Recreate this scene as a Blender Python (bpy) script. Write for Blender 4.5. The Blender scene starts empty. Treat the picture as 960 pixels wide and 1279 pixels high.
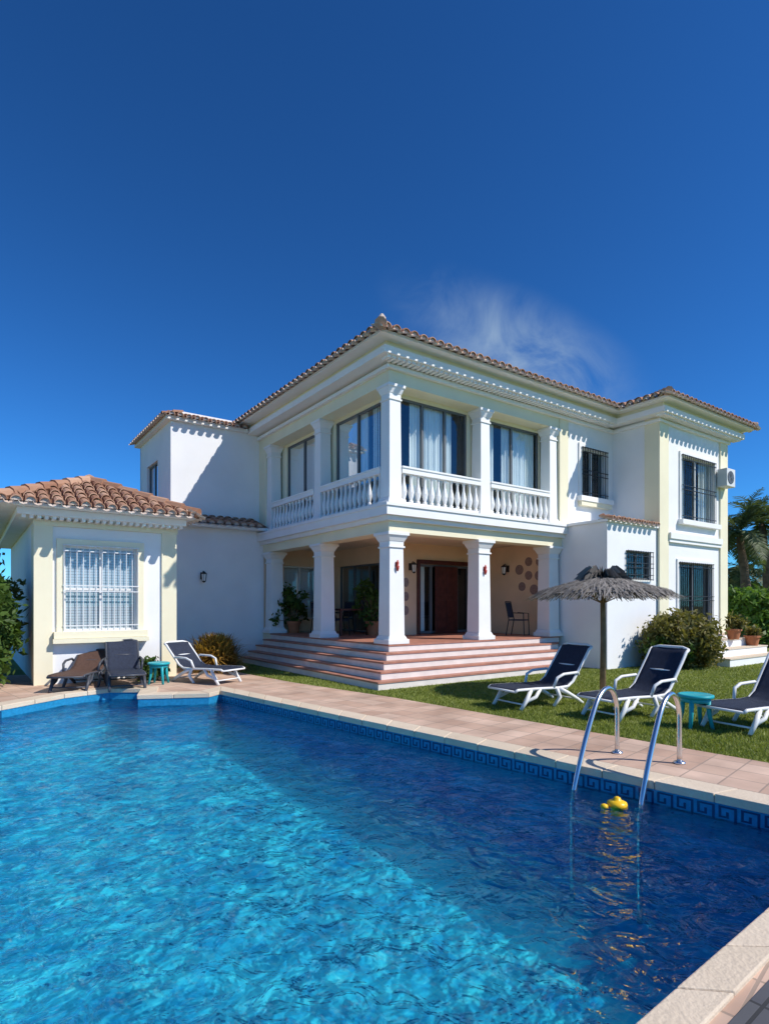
import bpy, math, random
import numpy as np
from mathutils import Vector, Matrix
from mathutils.geometry import tessellate_polygon
random.seed(7); rng=np.random.default_rng(7)
scene=bpy.context.scene
scene.view_settings.view_transform='Standard'
scene.view_settings.look='None'; scene.view_settings.exposure=0
H=1.67
# ------------------------------------------------------------ materials
def nn(nt,t,**kw):
    n=nt.nodes.new(t)
    for k,v in kw.items(): setattr(n,k,v)
    return n
def mat(name,col,rough=.8,var=.12,scale=2.5,bump=.0,bscale=60,metal=0,spec=.3,island=0,col2=None,detail=4):
    m=bpy.data.materials.new(name); m.use_nodes=True; nt=m.node_tree
    b=nt.nodes['Principled BSDF']; L=nt.links.new
    b.inputs['Roughness'].default_value=rough; b.inputs['Metallic'].default_value=metal
    b.inputs['Specular IOR Level'].default_value=spec
    tc=nn(nt,'ShaderNodeTexCoord')
    no=nn(nt,'ShaderNodeTexNoise'); no.inputs['Scale'].default_value=scale; no.inputs['Detail'].default_value=detail
    L(tc.outputs['Object'],no.inputs['Vector'])
    mx=nn(nt,'ShaderNodeMix',data_type='RGBA')
    c2=col2 if col2 else tuple(min(1,c*(1+var)) for c in col)
    mx.inputs[6].default_value=(*[c*(1-var) for c in col],1); mx.inputs[7].default_value=(*c2,1)
    if island:
        g=nn(nt,'ShaderNodeNewGeometry'); ma=nn(nt,'ShaderNodeMath',operation='MULTIPLY_ADD')
        ma.inputs[1].default_value=island; L(g.outputs['Random Per Island'],ma.inputs[0])
        mb=nn(nt,'ShaderNodeMath',operation='MULTIPLY'); mb.inputs[1].default_value=1-island
        L(no.outputs['Fac'],mb.inputs[0]); L(mb.outputs[0],ma.inputs[2]); L(ma.outputs[0],mx.inputs[0])
    else:
        mr=nn(nt,'ShaderNodeMapRange'); mr.inputs[1].default_value=.3; mr.inputs[2].default_value=.7
        L(no.outputs['Fac'],mr.inputs[0]); L(mr.outputs[0],mx.inputs[0])
    L(mx.outputs[2],b.inputs['Base Color'])
    if bump:
        n2=nn(nt,'ShaderNodeTexNoise'); n2.inputs['Scale'].default_value=bscale; n2.inputs['Detail'].default_value=3
        L(tc.outputs['Object'],n2.inputs['Vector'])
        bp=nn(nt,'ShaderNodeBump'); bp.inputs['Strength'].default_value=bump; bp.inputs['Distance'].default_value=.02
        L(n2.outputs['Fac'],bp.inputs['Height']); L(bp.outputs[0],b.inputs['Normal'])
    return m
def leafmat(name,c1,c2):
    m=mat(name,c1,rough=.55,island=.8,col2=c2,scale=1.5,var=.3,detail=2)
    nt=m.node_tree; b=nt.nodes['Principled BSDF']; out=nt.nodes['Material Output']
    tr=nn(nt,'ShaderNodeBsdfTranslucent'); tr.inputs[0].default_value=(c2[0]*1.2,c2[1]*1.3,c2[2]*.6,1)
    ms=nn(nt,'ShaderNodeMixShader'); ms.inputs[0].default_value=.25
    nt.links.new(b.outputs[0],ms.inputs[1]); nt.links.new(tr.outputs[0],ms.inputs[2]); nt.links.new(ms.outputs[0],out.inputs[0])
    return m
M={}
M['white']=mat('white_plaster',(.83,.825,.82),.85,.035,1.2,.25,90)
M['trim']=mat('white_trim',(.85,.84,.82),.7,.03,2,.08,60)
M['cream']=mat('cream_plaster',(.84,.775,.565),.85,.04,1.2,.25,90)
M['porchwall']=mat('porch_wall',(.78,.56,.37),.85,.06,1.5,.2,80)
M['porchceil']=mat('porch_ceiling',(.76,.64,.48),.85,.04)
M['tile']=mat('roof_tile',(.36,.155,.085),.85,.3,5,.3,50,island=.7,col2=(.56,.36,.25))
M['tileend']=mat('roof_tile_mortar',(.70,.64,.58),.9,.15,9,.3,50,island=.6,col2=(.52,.38,.29))
M['roofdark']=mat('roof_underlay',(.16,.08,.05),.9,.2)
M['riser']=mat('step_riser',(.74,.67,.62),.6,.08,4)
M['tread']=mat('step_terracotta',(.42,.19,.13),.5,.2,5,.1,30)
M['dark']=mat('room_shade_panel',(.06,.055,.05),.9,.2)  # near-black panels: the shade of unlit rooms is put into the colour
M['frame']=mat('window_frame_dark',(.13,.14,.15),.4,.1)
M['wframe']=mat('window_frame_white',(.75,.75,.74),.5,.05)
M['iron']=mat('wrought_iron',(.03,.03,.032),.5,.1)
M['curtain']=mat('curtain',(.86,.86,.82),.9,.04)
M['blind']=mat('blind',(.58,.58,.60),.8,.06)
M['door']=mat('mahogany_door',(.09,.022,.015),.35,.3,6)
M['steel']=mat('stainless_steel',(.74,.73,.72),.24,.04,metal=1)
M['plastic']=mat('white_plastic',(.78,.78,.76),.35,.03)
M['dplastic']=mat('dark_plastic',(.06,.065,.08),.4,.1)
M['sling']=mat('navy_sling',(.022,.03,.055),.7,.2,20,.4,250)
M['sling2']=mat('brown_sling',(.10,.055,.04),.7,.2,20,.4,250)
M['teal']=mat('teal_plastic',(.02,.36,.40),.4,.05)
M['wood']=mat('pole_wood',(.24,.16,.09),.8,.25,8,.4,40)
M['thatch']=mat('thatch',(.12,.11,.10),.95,.2,6,island=.8,col2=(.32,.29,.26))
M['terra']=mat('terracotta_pot',(.45,.17,.08),.8,.15,6)
M['soil']=mat('soil',(.05,.035,.02),.95,.2)
M['red']=mat('red_ceramic',(.45,.05,.03),.3,.1)
M['plate']=mat('ceramic_plate',(.50,.38,.33),.3,.3,25,col2=(.28,.16,.14))
M['yellow']=mat('yellow_plastic',(.85,.50,.02),.35,.05)
M['acw']=mat('ac_casing',(.70,.70,.68),.5,.05)
M['coping']=mat('coping_stone',(.62,.50,.36),.75,.14,3,.35,45,island=.35,col2=(.74,.62,.48))
M['trunk']=mat('palm_trunk',(.16,.11,.07),.95,.3,6,.8,14)
M['leaf']=leafmat('leaf_green',(.03,.07,.012),(.10,.17,.03))
M['hedgeleaf']=leafmat('leaf_hedge',(.07,.14,.02),(.18,.30,.05))
M['leafy']=leafmat('leaf_olive',(.09,.10,.02),(.26,.22,.07))
M['leafr']=leafmat('leaf_autumn',(.22,.11,.02),(.55,.34,.08))
M['palm']=leafmat('palm_leaf',(.06,.09,.035),(.16,.20,.08))
M['grassblade']=leafmat('grass_blade',(.11,.15,.02),(.32,.36,.08))
M['band']=mat('pool_band_tile',(.02,.22,.42),.15,.15,20)
M['key']=mat('greek_key_tile',(.008,.05,.14),.15,.1)

# glass
m=bpy.data.materials.new('window_glass'); m.use_nodes=True; nt=m.node_tree; nt.nodes.clear()
out=nn(nt,'ShaderNodeOutputMaterial'); tr=nn(nt,'ShaderNodeBsdfTransparent'); tr.inputs[0].default_value=(.84,.92,.95,1)
gl=nn(nt,'ShaderNodeBsdfGlossy'); gl.inputs['Roughness'].default_value=.02; gl.inputs[0].default_value=(.9,.95,1,1)
lw=nn(nt,'ShaderNodeLayerWeight'); lw.inputs[0].default_value=.14
ad=nn(nt,'ShaderNodeMath',operation='MULTIPLY_ADD',use_clamp=True); ad.inputs[1].default_value=.8; ad.inputs[2].default_value=.08
ms=nn(nt,'ShaderNodeMixShader'); nt.links.new(lw.outputs['Fresnel'],ad.inputs[0]); nt.links.new(ad.outputs[0],ms.inputs[0])
nt.links.new(tr.outputs[0],ms.inputs[1]); nt.links.new(gl.outputs[0],ms.inputs[2]); nt.links.new(ms.outputs[0],out.inputs[0])
M['glass']=m

m=mat('lawn_ground',(.13,.17,.03),.95,.35,.8,.6,60,col2=(.23,.26,.065)); M['lawn']=m
def paving(name,c1,c2,mortar,rot,size=.33,scalevar=1.7,lo=.75,hi=1.15):
    m=bpy.data.materials.new(name); m.use_nodes=True; nt=m.node_tree; L=nt.links.new
    b=nt.nodes['Principled BSDF']; b.inputs['Roughness'].default_value=.7; b.inputs['Specular IOR Level'].default_value=.3
    tc=nn(nt,'ShaderNodeTexCoord'); mp=nn(nt,'ShaderNodeMapping'); mp.inputs['Rotation'].default_value=(0,0,rot)
    L(tc.outputs['Object'],mp.inputs[0])
    br=nn(nt,'ShaderNodeTexBrick'); br.offset=0.0; br.inputs['Scale'].default_value=1
    br.inputs['Brick Width'].default_value=size; br.inputs['Row Height'].default_value=size
    br.inputs['Mortar Size'].default_value=.008; br.inputs['Color1'].default_value=(*c1,1); br.inputs['Color2'].default_value=(*c2,1)
    br.inputs['Mortar'].default_value=(*mortar,1); br.inputs['Bias'].default_value=-.1
    L(mp.outputs[0],br.inputs['Vector'])
    no=nn(nt,'ShaderNodeTexNoise'); no.inputs['Scale'].default_value=scalevar; no.inputs['Detail'].default_value=6
    L(tc.outputs['Object'],no.inputs['Vector'])
    mr=nn(nt,'ShaderNodeMapRange'); mr.inputs[1].default_value=.3; mr.inputs[2].default_value=.7; mr.inputs[3].default_value=lo; mr.inputs[4].default_value=hi
    L(no.outputs['Fac'],mr.inputs[0])
    mu=nn(nt,'ShaderNodeMix',data_type='RGBA',blend_type='MULTIPLY'); mu.inputs[0].default_value=1
    L(br.outputs['Color'],mu.inputs[6]); L(mr.outputs[0],mu.inputs[7]); L(mu.outputs[2],b.inputs['Base Color'])
    bp=nn(nt,'ShaderNodeBump'); bp.inputs['Strength'].default_value=.4; bp.inputs['Distance'].default_value=.01; bp.invert=True
    L(br.outputs['Fac'],bp.inputs['Height']); L(bp.outputs[0],b.inputs['Normal'])
    return m
M['paving']=paving('terracotta_paving',(.50,.33,.24),(.64,.46,.35),(.36,.27,.21),math.radians(45.3))
M['slate']=paving('grey_paving',(.10,.10,.11),(.14,.14,.14),(.05,.05,.05),math.radians(-38.5),.45)
M['poolfloor']=paving('pool_mosaic',(.16,.86,.99),(.10,.78,.96),(.24,.88,.99),.78,.12,.7,.9,1.0)
M['poolwall']=mat('pool_wall_mosaic',(.025,.34,.66),.4,.1,6)

# water
WZ=-.17
m=bpy.data.materials.new('pool_water'); m.use_nodes=True; nt=m.node_tree; nt.nodes.clear(); L=nt.links.new
out=nn(nt,'ShaderNodeOutputMaterial'); tc=nn(nt,'ShaderNodeTexCoord')
def math_(op,a,b=None,c=None,clamp=False):
    n=nn(nt,'ShaderNodeMath',operation=op,use_clamp=clamp)
    for i,v in enumerate((a,b,c)):
        if v is None: continue
        if isinstance(v,(int,float)): n.inputs[i].default_value=v
        else: L(v,n.inputs[i])
    return n.outputs[0]
def noise(scale,detail,dist,vec=None,rough=.5):
    n=nn(nt,'ShaderNodeTexNoise'); n.inputs['Scale'].default_value=scale; n.inputs['Detail'].default_value=detail; n.inputs['Distortion'].default_value=dist; n.inputs['Roughness'].default_value=rough
    L(vec or tc.outputs['Object'],n.inputs['Vector']); return n.outputs['Fac']
def ridge_(f,k):
    a=math_('ABSOLUTE',math_('SUBTRACT',f,.5)); r=nn(nt,'ShaderNodeMapRange',interpolation_type='SMOOTHSTEP')
    r.inputs[1].default_value=0; r.inputs[2].default_value=k; r.inputs[3].default_value=1; r.inputs[4].default_value=0; L(a,r.inputs[0]); return r.outputs[0]
c1=ridge_(noise(2.2,3,.4),.055); c2=ridge_(noise(5.0,2,.6),.06)  # bright filaments imitating caustic light
caustic_patch=nn(nt,'ShaderNodeMapRange',interpolation_type='SMOOTHSTEP'); caustic_patch.inputs[1].default_value=.42; caustic_patch.inputs[2].default_value=.56; L(noise(2.4,5,.4,rough=.62),caustic_patch.inputs[0])
caustic=math_('ADD',math_('MULTIPLY',math_('ADD',c1,math_('MULTIPLY',c2,.6)),.55),math_('MULTIPLY',caustic_patch.outputs[0],.62),clamp=True)
cm=nn(nt,'ShaderNodeMix',data_type='RGBA'); cm.inputs[6].default_value=(.12,.42,.66,1); cm.inputs[7].default_value=(1,1,1,1); L(caustic,cm.inputs[0])  # painted caustics: rippled light put into the water's transparent tint
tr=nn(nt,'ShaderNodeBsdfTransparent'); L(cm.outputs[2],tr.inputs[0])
hgt=math_('ADD',math_('MULTIPLY',noise(1.6,2,.5),.15),math_('ADD',math_('MULTIPLY',noise(4.6,3,.9),.125),math_('MULTIPLY',noise(12,2,.6),.02)))
bp=nn(nt,'ShaderNodeBump'); bp.inputs['Strength'].default_value=1; bp.inputs['Distance'].default_value=1.0; L(hgt,bp.inputs['Height'])
gl=nn(nt,'ShaderNodeBsdfGlossy'); gl.inputs['Roughness'].default_value=.02; L(bp.outputs[0],gl.inputs['Normal'])
fr=nn(nt,'ShaderNodeFresnel'); fr.inputs[0].default_value=1.36; L(bp.outputs[0],fr.inputs['Normal'])
rf=nn(nt,'ShaderNodeBsdfRefraction'); rf.inputs['IOR'].default_value=1.25; rf.inputs['Roughness'].default_value=.0; L(bp.outputs[0],rf.inputs['Normal'])
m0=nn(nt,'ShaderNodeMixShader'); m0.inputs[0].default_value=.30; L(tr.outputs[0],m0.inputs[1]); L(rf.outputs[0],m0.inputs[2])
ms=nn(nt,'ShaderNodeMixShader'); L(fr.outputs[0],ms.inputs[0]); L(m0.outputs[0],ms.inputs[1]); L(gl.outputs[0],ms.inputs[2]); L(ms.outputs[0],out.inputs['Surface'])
va=nn(nt,'ShaderNodeVolumeAbsorption'); va.inputs['Color'].default_value=(0,.93,.99,1); va.inputs['Density'].default_value=.25; L(va.outputs[0],out.inputs['Volume'])
M['water']=m

# ------------------------------------------------------------ mesh builder
class MB:
    def __init__(s): s.v=[]; s.f=[]; s.mi=[]
    def add(s,vs,fs,mi=0):
        n=len(s.v); s.v+= [tuple(p) for p in vs]; s.f+=[tuple(i+n for i in f) for f in fs]; s.mi+=[mi]*len(fs)
    def box(s,x0,x1,y0,y1,z0,z1,mi=0):
        s.add([(x0,y0,z0),(x1,y0,z0),(x1,y1,z0),(x0,y1,z0),(x0,y0,z1),(x1,y0,z1),(x1,y1,z1),(x0,y1,z1)],
              [(0,3,2,1),(4,5,6,7),(0,1,5,4),(1,2,6,5),(2,3,7,6),(3,0,4,7)],mi)
    def frustum(s,cx,cy,w0,w1,z0,z1,mi=0):
        a=w0/2;b=w1/2
        s.add([(cx-a,cy-a,z0),(cx+a,cy-a,z0),(cx+a,cy+a,z0),(cx-a,cy+a,z0),(cx-b,cy-b,z1),(cx+b,cy-b,z1),(cx+b,cy+b,z1),(cx-b,cy+b,z1)],
              [(0,3,2,1),(4,5,6,7),(0,1,5,4),(1,2,6,5),(2,3,7,6),(3,0,4,7)],mi)
    def prism(s,poly,z0,z1,mi=0,zf=None):
        n=len(poly)
        ar=sum(poly[i][0]*poly[(i+1)%n][1]-poly[(i+1)%n][0]*poly[i][1] for i in range(n))
        if ar<0: poly=poly[::-1]
        s.add([(x,y,z0) for x,y in poly]+[(x,y,z1) for x,y in poly],
              [tuple(range(n))[::-1],tuple(range(n,2*n))]+[(i,(i+1)%n,(i+1)%n+n,i+n) for i in range(n)],mi)
    def obox(s,o,ex,ey,ez,x0,x1,y0,y1,z0,z1,mi=0):
        o=Vector(o);ex=Vector(ex);ey=Vector(ey);ez=Vector(ez)
        P=[(x0,y0,z0),(x1,y0,z0),(x1,y1,z0),(x0,y1,z0),(x0,y0,z1),(x1,y0,z1),(x1,y1,z1),(x0,y1,z1)]
        s.add([o+ex*p[0]+ey*p[1]+ez*p[2] for p in P],[(0,3,2,1),(4,5,6,7),(0,1,5,4),(1,2,6,5),(2,3,7,6),(3,0,4,7)],mi)
    def tube(s,pts,r,seg=8,mi=0):
        pts=[Vector(p) for p in pts]; n=len(pts); rs=r if isinstance(r,(list,tuple)) else [r]*n
        vs=[];fs=[]; up=None
        for i,p in enumerate(pts):
            t=(pts[min(i+1,n-1)]-pts[max(i-1,0)]).normalized()
            if up is None:
                up=t.orthogonal().normalized()
            up=(up-t*up.dot(t)).normalized(); sd=t.cross(up)
            for k in range(seg):
                a=2*math.pi*k/seg; vs.append(p+(up*math.cos(a)+sd*math.sin(a))*rs[i])
        for i in range(n-1):
            for k in range(seg):
                fs.append((i*seg+k,i*seg+(k+1)%seg,(i+1)*seg+(k+1)%seg,(i+1)*seg+k))
        fs.append(tuple(range(seg))[::-1]); fs.append(tuple((n-1)*seg+k for k in range(seg)))
        s.add(vs,fs,mi)
    def lathe(s,cx,cy,prof,seg=10,mi=0):
        vs=[];fs=[]
        for r,z in prof:
            for k in range(seg):
                a=2*math.pi*k/seg; vs.append((cx+r*math.cos(a),cy+r*math.sin(a),z))
        for i in range(len(prof)-1):
            for k in range(seg): fs.append((i*seg+k,i*seg+(k+1)%seg,(i+1)*seg+(k+1)%seg,(i+1)*seg+k))
        fs.append(tuple(range(seg))[::-1]); fs.append(tuple((len(prof)-1)*seg+k for k in range(seg)))
        s.add(vs,fs,mi)
    def wall(s,ax,t0,t1,u0,u1,z0,z1,ops=(),mi=0):
        us=sorted(set([u0,u1]+[o[0] for o in ops]+[o[1] for o in ops])); 
        for i in range(len(us)-1):
            a,b=us[i],us[i+1]; mid=(a+b)/2
            oo=sorted([(o[2],o[3]) for o in ops if o[0]<mid<o[1]])
            z=z0
            for c,d in oo+[(z1,z1)]:
                if c>z+1e-4:
                    if ax=='b': s.box(a,b,t0,t1,z,c,mi)
                    else: s.box(t0,t1,a,b,z,c,mi)
                z=d
    def wbox(s,ax,F,u0,u1,d0,d1,z0,z1,mi=0):
        if ax=='b': s.box(u0,u1,F+d0,F+d1,z0,z1,mi)
        else: s.box(F+d0,F+d1,u0,u1,z0,z1,mi)
    def build(s,name,mats,parent=None,smooth=False,bevel=0):
        me=bpy.data.meshes.new(name); me.from_pydata(s.v,[],s.f); 
        if not isinstance(mats,list): mats=[mats]
        for m_ in mats: me.materials.append(m_)
        me.polygons.foreach_set('material_index',s.mi)
        if smooth: me.polygons.foreach_set('use_smooth',[True]*len(me.polygons))
        me.update()
        o=bpy.data.objects.new(name,me); scene.collection.objects.link(o)
        if parent: o.parent=parent
        if bevel:
            bv=o.modifiers.new('bevel','BEVEL'); bv.width=bevel; bv.segments=2; bv.limit_method='ANGLE'
        return o
def empty(name,loc=(0,0,0),rot=0):
    e=bpy.data.objects.new(name,None); e.location=loc; e.rotation_euler=(0,0,rot); e.empty_display_size=.3
    scene.collection.objects.link(e); return e

# ------------------------------------------------------------ villa
ANG=math.atan2(.583,.812)
O=(0.10,12.60)
villa=empty('villa',(O[0],O[1],0),ANG)
def LW(a,b,z=0): return (O[0]+.8123*a-.5832*b, O[1]+.5832*a+.8123*b, z)
W=MB(); C=MB(); T=MB(); PW=MB(); PC=MB(); DK=MB()
GL=MB(); FRM=MB(); WFR=MB(); IR=MB(); WIR=MB(); CU=MB(); BL=MB()

# porch floor and steps
ST=MB()
ns=5; rz=.16; td=.235
for i in range(ns):
    s_=td*(ns-1-i)+.02; z0=rz*i; z1=rz*(i+1)
    A1=5.75-1.35*(s_/.96)
    poly=[(-s_,6.0),(-s_,-s_),(A1,-s_),(5.75,-.0) if s_>.05 else (5.75,-s_),(5.75,6.0)]
    ST.prism(poly,z0+(0.001*i),z1-.035,0)
    q=.018
    poly=[(-s_-q,6.0+.01),(-s_-q,-s_-q),(A1+q,-s_-q),(5.76,-.0) if s_>.05 else (5.76,-s_-q),(5.76,6.01)]
    ST.prism(poly,z1-.035,z1,1)
ST.build('porch_steps',[M['riser'],M['tread']],villa)
C.box(.0,2.6,6.0,6.6,.0,.79)

# porch walls
PW.wall('b',2.9,3.1,2.4,5.9,.8,3.5,[(3.2,5.25,.8,2.85)])
PW.wall('a',2.4,2.6,3.1,6.6,.8,3.5,[(3.6,6.1,.8,2.9)])
W.wall('b',6.6,6.85,-3.6,.02,0,4.05)
PW.wall('b',6.6,6.85,.02,2.6,.8,3.5,[(.7,1.9,1.2,2.9)])
W.wall('a',5.9,6.1,-1.15,2.88,0,3.49)
PW.box(5.885,5.899,.45,2.9,.8,3.42)
PC.box(.02,5.88,.02,6.6,3.42,3.497)
C.box(0,5.9,0,.44,3.26,3.5); C.box(0,.44,.44,6.6,3.26,3.5)
# balcony slabs
T.box(-.10,5.897,-.10,6.59,3.5,3.60); T.box(-.2,5.896,-.2,6.588,3.6,3.84)
T.box(-.23,5.895,-.23,6.586,3.79,3.85)
# columns
CO=MB()
def column(cx,cy,z0,z1,w):
    CO.box(cx-w*.68,cx+w*.68,cy-w*.68,cy+w*.68,z0,z0+.10)
    CO.frustum(cx,cy,w*1.22,w*1.04,z0+.10,z0+.18)
    CO.frustum(cx,cy,w,w*.9,z0+.18,z1-.34)
    CO.frustum(cx,cy,w*1.04,w*1.04,z1-.34,z1-.30)
    CO.frustum(cx,cy,w*.92,w*.94,z1-.30,z1-.20)
    CO.frustum(cx,cy,w*.98,w*1.28,z1-.20,z1-.07)
    CO.box(cx-w*.69,cx+w*.69,cy-w*.69,cy+w*.69,z1-.07,z1)
for p in [(.24,.24),(2.95,.24),(5.62,.24),(.24,3.25),(.24,6.3)]:
    column(p[0],p[1],.8,3.26,.42)
for p in [(.2,.2),(2.98,.2),(5.6,.2),(.2,3.25),(.2,6.25)]:
    column(p[0],p[1],3.85,6.5,.34)
CO.build('columns',M['trim'],villa,bevel=.008)
# balustrades
BA=MB()
prof=[(.045,0),(.045,.05),(.028,.07),(.05,.16),(.062,.24),(.05,.33),(.026,.45),(.022,.55),(.034,.60),(.034,.64)]
def balus(ax,u0,u1,c=.1):
    z=3.95
    if ax=='b':
        BA.box(u0,u1,c-.07,c+.07,3.851,3.95); BA.box(u0,u1,c-.08,c+.08,4.59,4.70); BA.box(u0,u1,c-.10,c+.10,4.70,4.74)
    else:
        BA.box(c-.07,c+.07,u0,u1,3.851,3.95); BA.box(c-.08,c+.08,u0,u1,4.59,4.70); BA.box(c-.10,c+.10,u0,u1,4.70,4.74)
    n=int((u1-u0)/.2)
    for i in range(n):
        u=u0+(i+.5)*(u1-u0)/n
        x,y=(u,c) if ax=='b' else (c,u)
        BA.lathe(x,y,[(r*1.12,z+h) for r,h in prof],8)
balus('b',.38,2.80); balus('b',3.16,5.42); balus('a',.38,3.07); balus('a',3.43,6.07)
BA.build('balustrades',M['trim'],villa,smooth=False)

# window
def window(ax,F,u0,u1,z0,z1,panes=2,rec=.08,frame=None,curt=None,grille=None,room=True,fw=.05,mullz=None,mg=.3):
    fr_=frame or FRM
    fr_.wbox(ax,F,u0,u1,rec,rec+.06,z0,z0+fw); fr_.wbox(ax,F,u0,u1,rec,rec+.06,z1-fw,z1)
    fr_.wbox(ax,F,u0,u0+fw,rec+.001,rec+.059,z0+fw,z1-fw); fr_.wbox(ax,F,u1-fw,u1,rec+.001,rec+.059,z0+fw,z1-fw)
    for i in range(1,panes):
        u=u0+(u1-u0)*i/panes; fr_.wbox(ax,F,u-fw*.6,u+fw*.6,rec-.004,rec+.058,z0+fw,z1-fw)
    if mullz: fr_.wbox(ax,F,u0+fw,u1-fw,rec+.002,rec+.056,mullz-.025,mullz+.025)
    q=[(u0+.02,z0+.02),(u1-.02,z0+.02),(u1-.02,z1-.02),(u0+.02,z1-.02)]
    GL.add([(u,F+rec+.03,z) if ax=='b' else (F+rec+.03,u,z) for u,z in q],[(0,1,2,3)])
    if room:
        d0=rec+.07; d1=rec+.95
        DK.wbox(ax,F,u0-mg,u1+mg,d1,d1+.02,z0-.1,z1+.1)  # dark panels stand in for the dim room behind the glass
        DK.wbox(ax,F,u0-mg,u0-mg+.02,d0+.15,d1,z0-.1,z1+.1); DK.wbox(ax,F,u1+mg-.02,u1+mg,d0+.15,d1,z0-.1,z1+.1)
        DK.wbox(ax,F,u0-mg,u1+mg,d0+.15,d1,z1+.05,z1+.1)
    for (c0,c1) in (curt or []):
        n=int((c1-c0)*60); pts=[]
        for i in range(n+1):
            u=c0+(c1-c0)*i/n; pts.append((u,rec+.12+.03*math.sin(u*62)+.012*math.sin(u*23)))
        vs=[];fs=[]
        for u,d in pts:
            for z in (z0+.03,z1-.02): vs.append((u,F+d,z) if ax=='b' else (F+d,u,z))
        for i in range(n): fs.append((2*i,2*i+2,2*i+3,2*i+1))
        CU.add(vs,fs)
    if grille:
        g=grille; n=int((u1-u0)/.12); e=.07
        for i in range(n+1):
            u=u0+.0+(u1-u0)*i/n
            p=[(u,-e,z0-.02),(u,-e,z1+.02)]
            g.tube([(q[0],F+q[1],q[2]) if ax=='b' else (F+q[1],q[0],q[2]) for q in p],.009,5)
        for z in (z0+.0,z0+.12,(z0+z1)/2-.06,(z0+z1)/2+.06,z1-.12,z1):
            g.wbox(ax,F,u0-.02,u1+.02,-e-.012,-e+.012,z-.01,z+.01)
        for u in (u0,u1):
            for z in (z0,z1): g.wbox(ax,F,u-.01,u+.01,-e,.03,z-.009,z+.009)
window('b',2.9,3.2,5.25,.82,2.85,panes=4,frame=None,curt=[(3.2,3.55)],fw=.07)
DR=MB()
DR.box(3.78,4.66,2.86,2.89,.82,2.8)
DR.box(3.1,3.2,2.84,2.9,.8,2.95); DR.box(5.25,5.35,2.84,2.9,.8,2.95); DR.box(3.1,5.35,2.838,2.9,2.85,2.97)
for k in range(4):
    u=3.84+.39*(k%2)+.0; z=.95 if k<2 else 1.95
    DR.box(u,u+.33,2.845,2.862,z,z+(.85 if k<2 else .75))
DR.build('front_door',M['door'],villa,bevel=.006)
window('a',2.4,3.6,6.1,.82,2.9,panes=3)
window('b',6.6,.7,1.9,1.2,2.9,panes=2,frame=WFR)
# upper walls
WR=.42
C.box(0,5.9,0,WR+.02,6.5,6.948); C.box(0,WR+.02,WR+.02,6.9,6.5,6.948)
C.wall('b',WR,WR+.10,WR,5.7,3.85,6.5,[(.60,2.72,3.87,6.42),(3.3,5.45,3.87,6.42)])
C.wall('a',WR,WR+.10,WR+.10,6.3,3.85,6.5,[(.9,2.95,3.87,6.42),(3.7,5.8,3.87,6.42)])
window('b',WR,.60,2.72,3.87,6.42,3,rec=.03,curt=[(.98,2.30)],mg=.03)
window('b',WR,3.3,5.45,3.87,6.42,2,rec=.03,curt=[(3.35,3.8),(4.1,5.40)],mg=.1)
window('a',WR,.9,2.95,3.87,6.42,2,rec=.03,curt=[(.95,1.45),(1.6,2.9)],mg=.03,room=False)
window('a',WR,3.7,5.8,3.87,6.42,2,rec=.03,curt=[(3.75,4.5),(4.9,5.7)],mg=.1)
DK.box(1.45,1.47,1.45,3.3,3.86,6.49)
C.box(0.0,.85,6.42,7.2,3.85,6.5)
C.box(5.78,6.15,-.03,.8,3.86,6.945)
W.wall('b',0,.25,6.15,8.3,3.8,6.946,[(6.75,7.95,4.75,6.15)])
window('b',0,6.75,7.95,4.75,6.15,2,grille=IR,frame=WFR,curt=[(6.8,7.1)])
def surround(mb,ax,F,u0,u1,z0,z1,w=.12,pr=.04,sill=True):
    mb.wbox(ax,F,u0-w,u0,-pr,-.001,z0,z1); mb.wbox(ax,F,u1,u1+w,-pr,-.001,z0,z1)
    mb.wbox(ax,F,u0-w,u1+w,-pr-.003,-.001,z1,z1+w)
    if sill: mb.wbox(ax,F,u0-w-.06,u1+w+.06,-.16,-.001,z0-.14,z0-.0)
surround(T,'b',0,6.75,7.95,4.75,6.15)
C.box(6.62,8.08,-.13,-.002,4.48,4.605)
# block
W.box(6.1,8.3,-1.2,-.02,3.4,3.8)
W.wall('b',-1.4,-1.15,5.9,8.3,0,3.8,[(6.75,7.95,2.35,3.1)])
window('b',-1.4,6.75,7.95,2.35,3.1,2,grille=IR)
W.box(5.901,6.1,-1.15,-.0,3.49,3.8)
T.box(5.84,8.28,-1.46,-.01,3.8,3.87)
# wing
WX0,WX1,WB=8.3,12.3,-1.43
W.wall('b',WB,WB+.25,WX0,WX1,0,6.946,[(9.5,11.5,4.15,6.05),(9.35,11.35,.8,2.9)])
window('b',WB,9.5,11.5,4.15,6.05,2,grille=IR,frame=WFR,curt=[(9.55,10.0),(10.9,11.45)])
window('b',WB,9.35,11.35,.8,2.9,2,grille=IR,curt=[(9.4,9.8)])
surround(T,'b',WB,9.5,11.5,4.15,6.05,.1); surround(T,'b',WB,9.35,11.35,.8,2.9,.1,sill=False)
W.box(WX0,WX0+.25,WB+.25,0.0,3.87,6.945); W.box(WX0,WX0+.25,WB+.25,0.0,0,3.86)
W.box(WX1-.25,WX1,WB+.25,7.0,0,6.944)
C.box(WX0-.03,WX0+.45,WB-.05,WB-.001,0,6.93); C.box(WX0-.03,WX0-.001,WB-.001,WB+.4,3.88,6.93)
C.box(WX1-.45,WX1+.03,WB-.05,WB-.001,0,6.93)
T.box(8.75,11.85,WB-.12,WB-.002,3.55,3.72); T.box(8.75,11.85,WB-.08,WB-.003,3.45,3.55)
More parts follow.
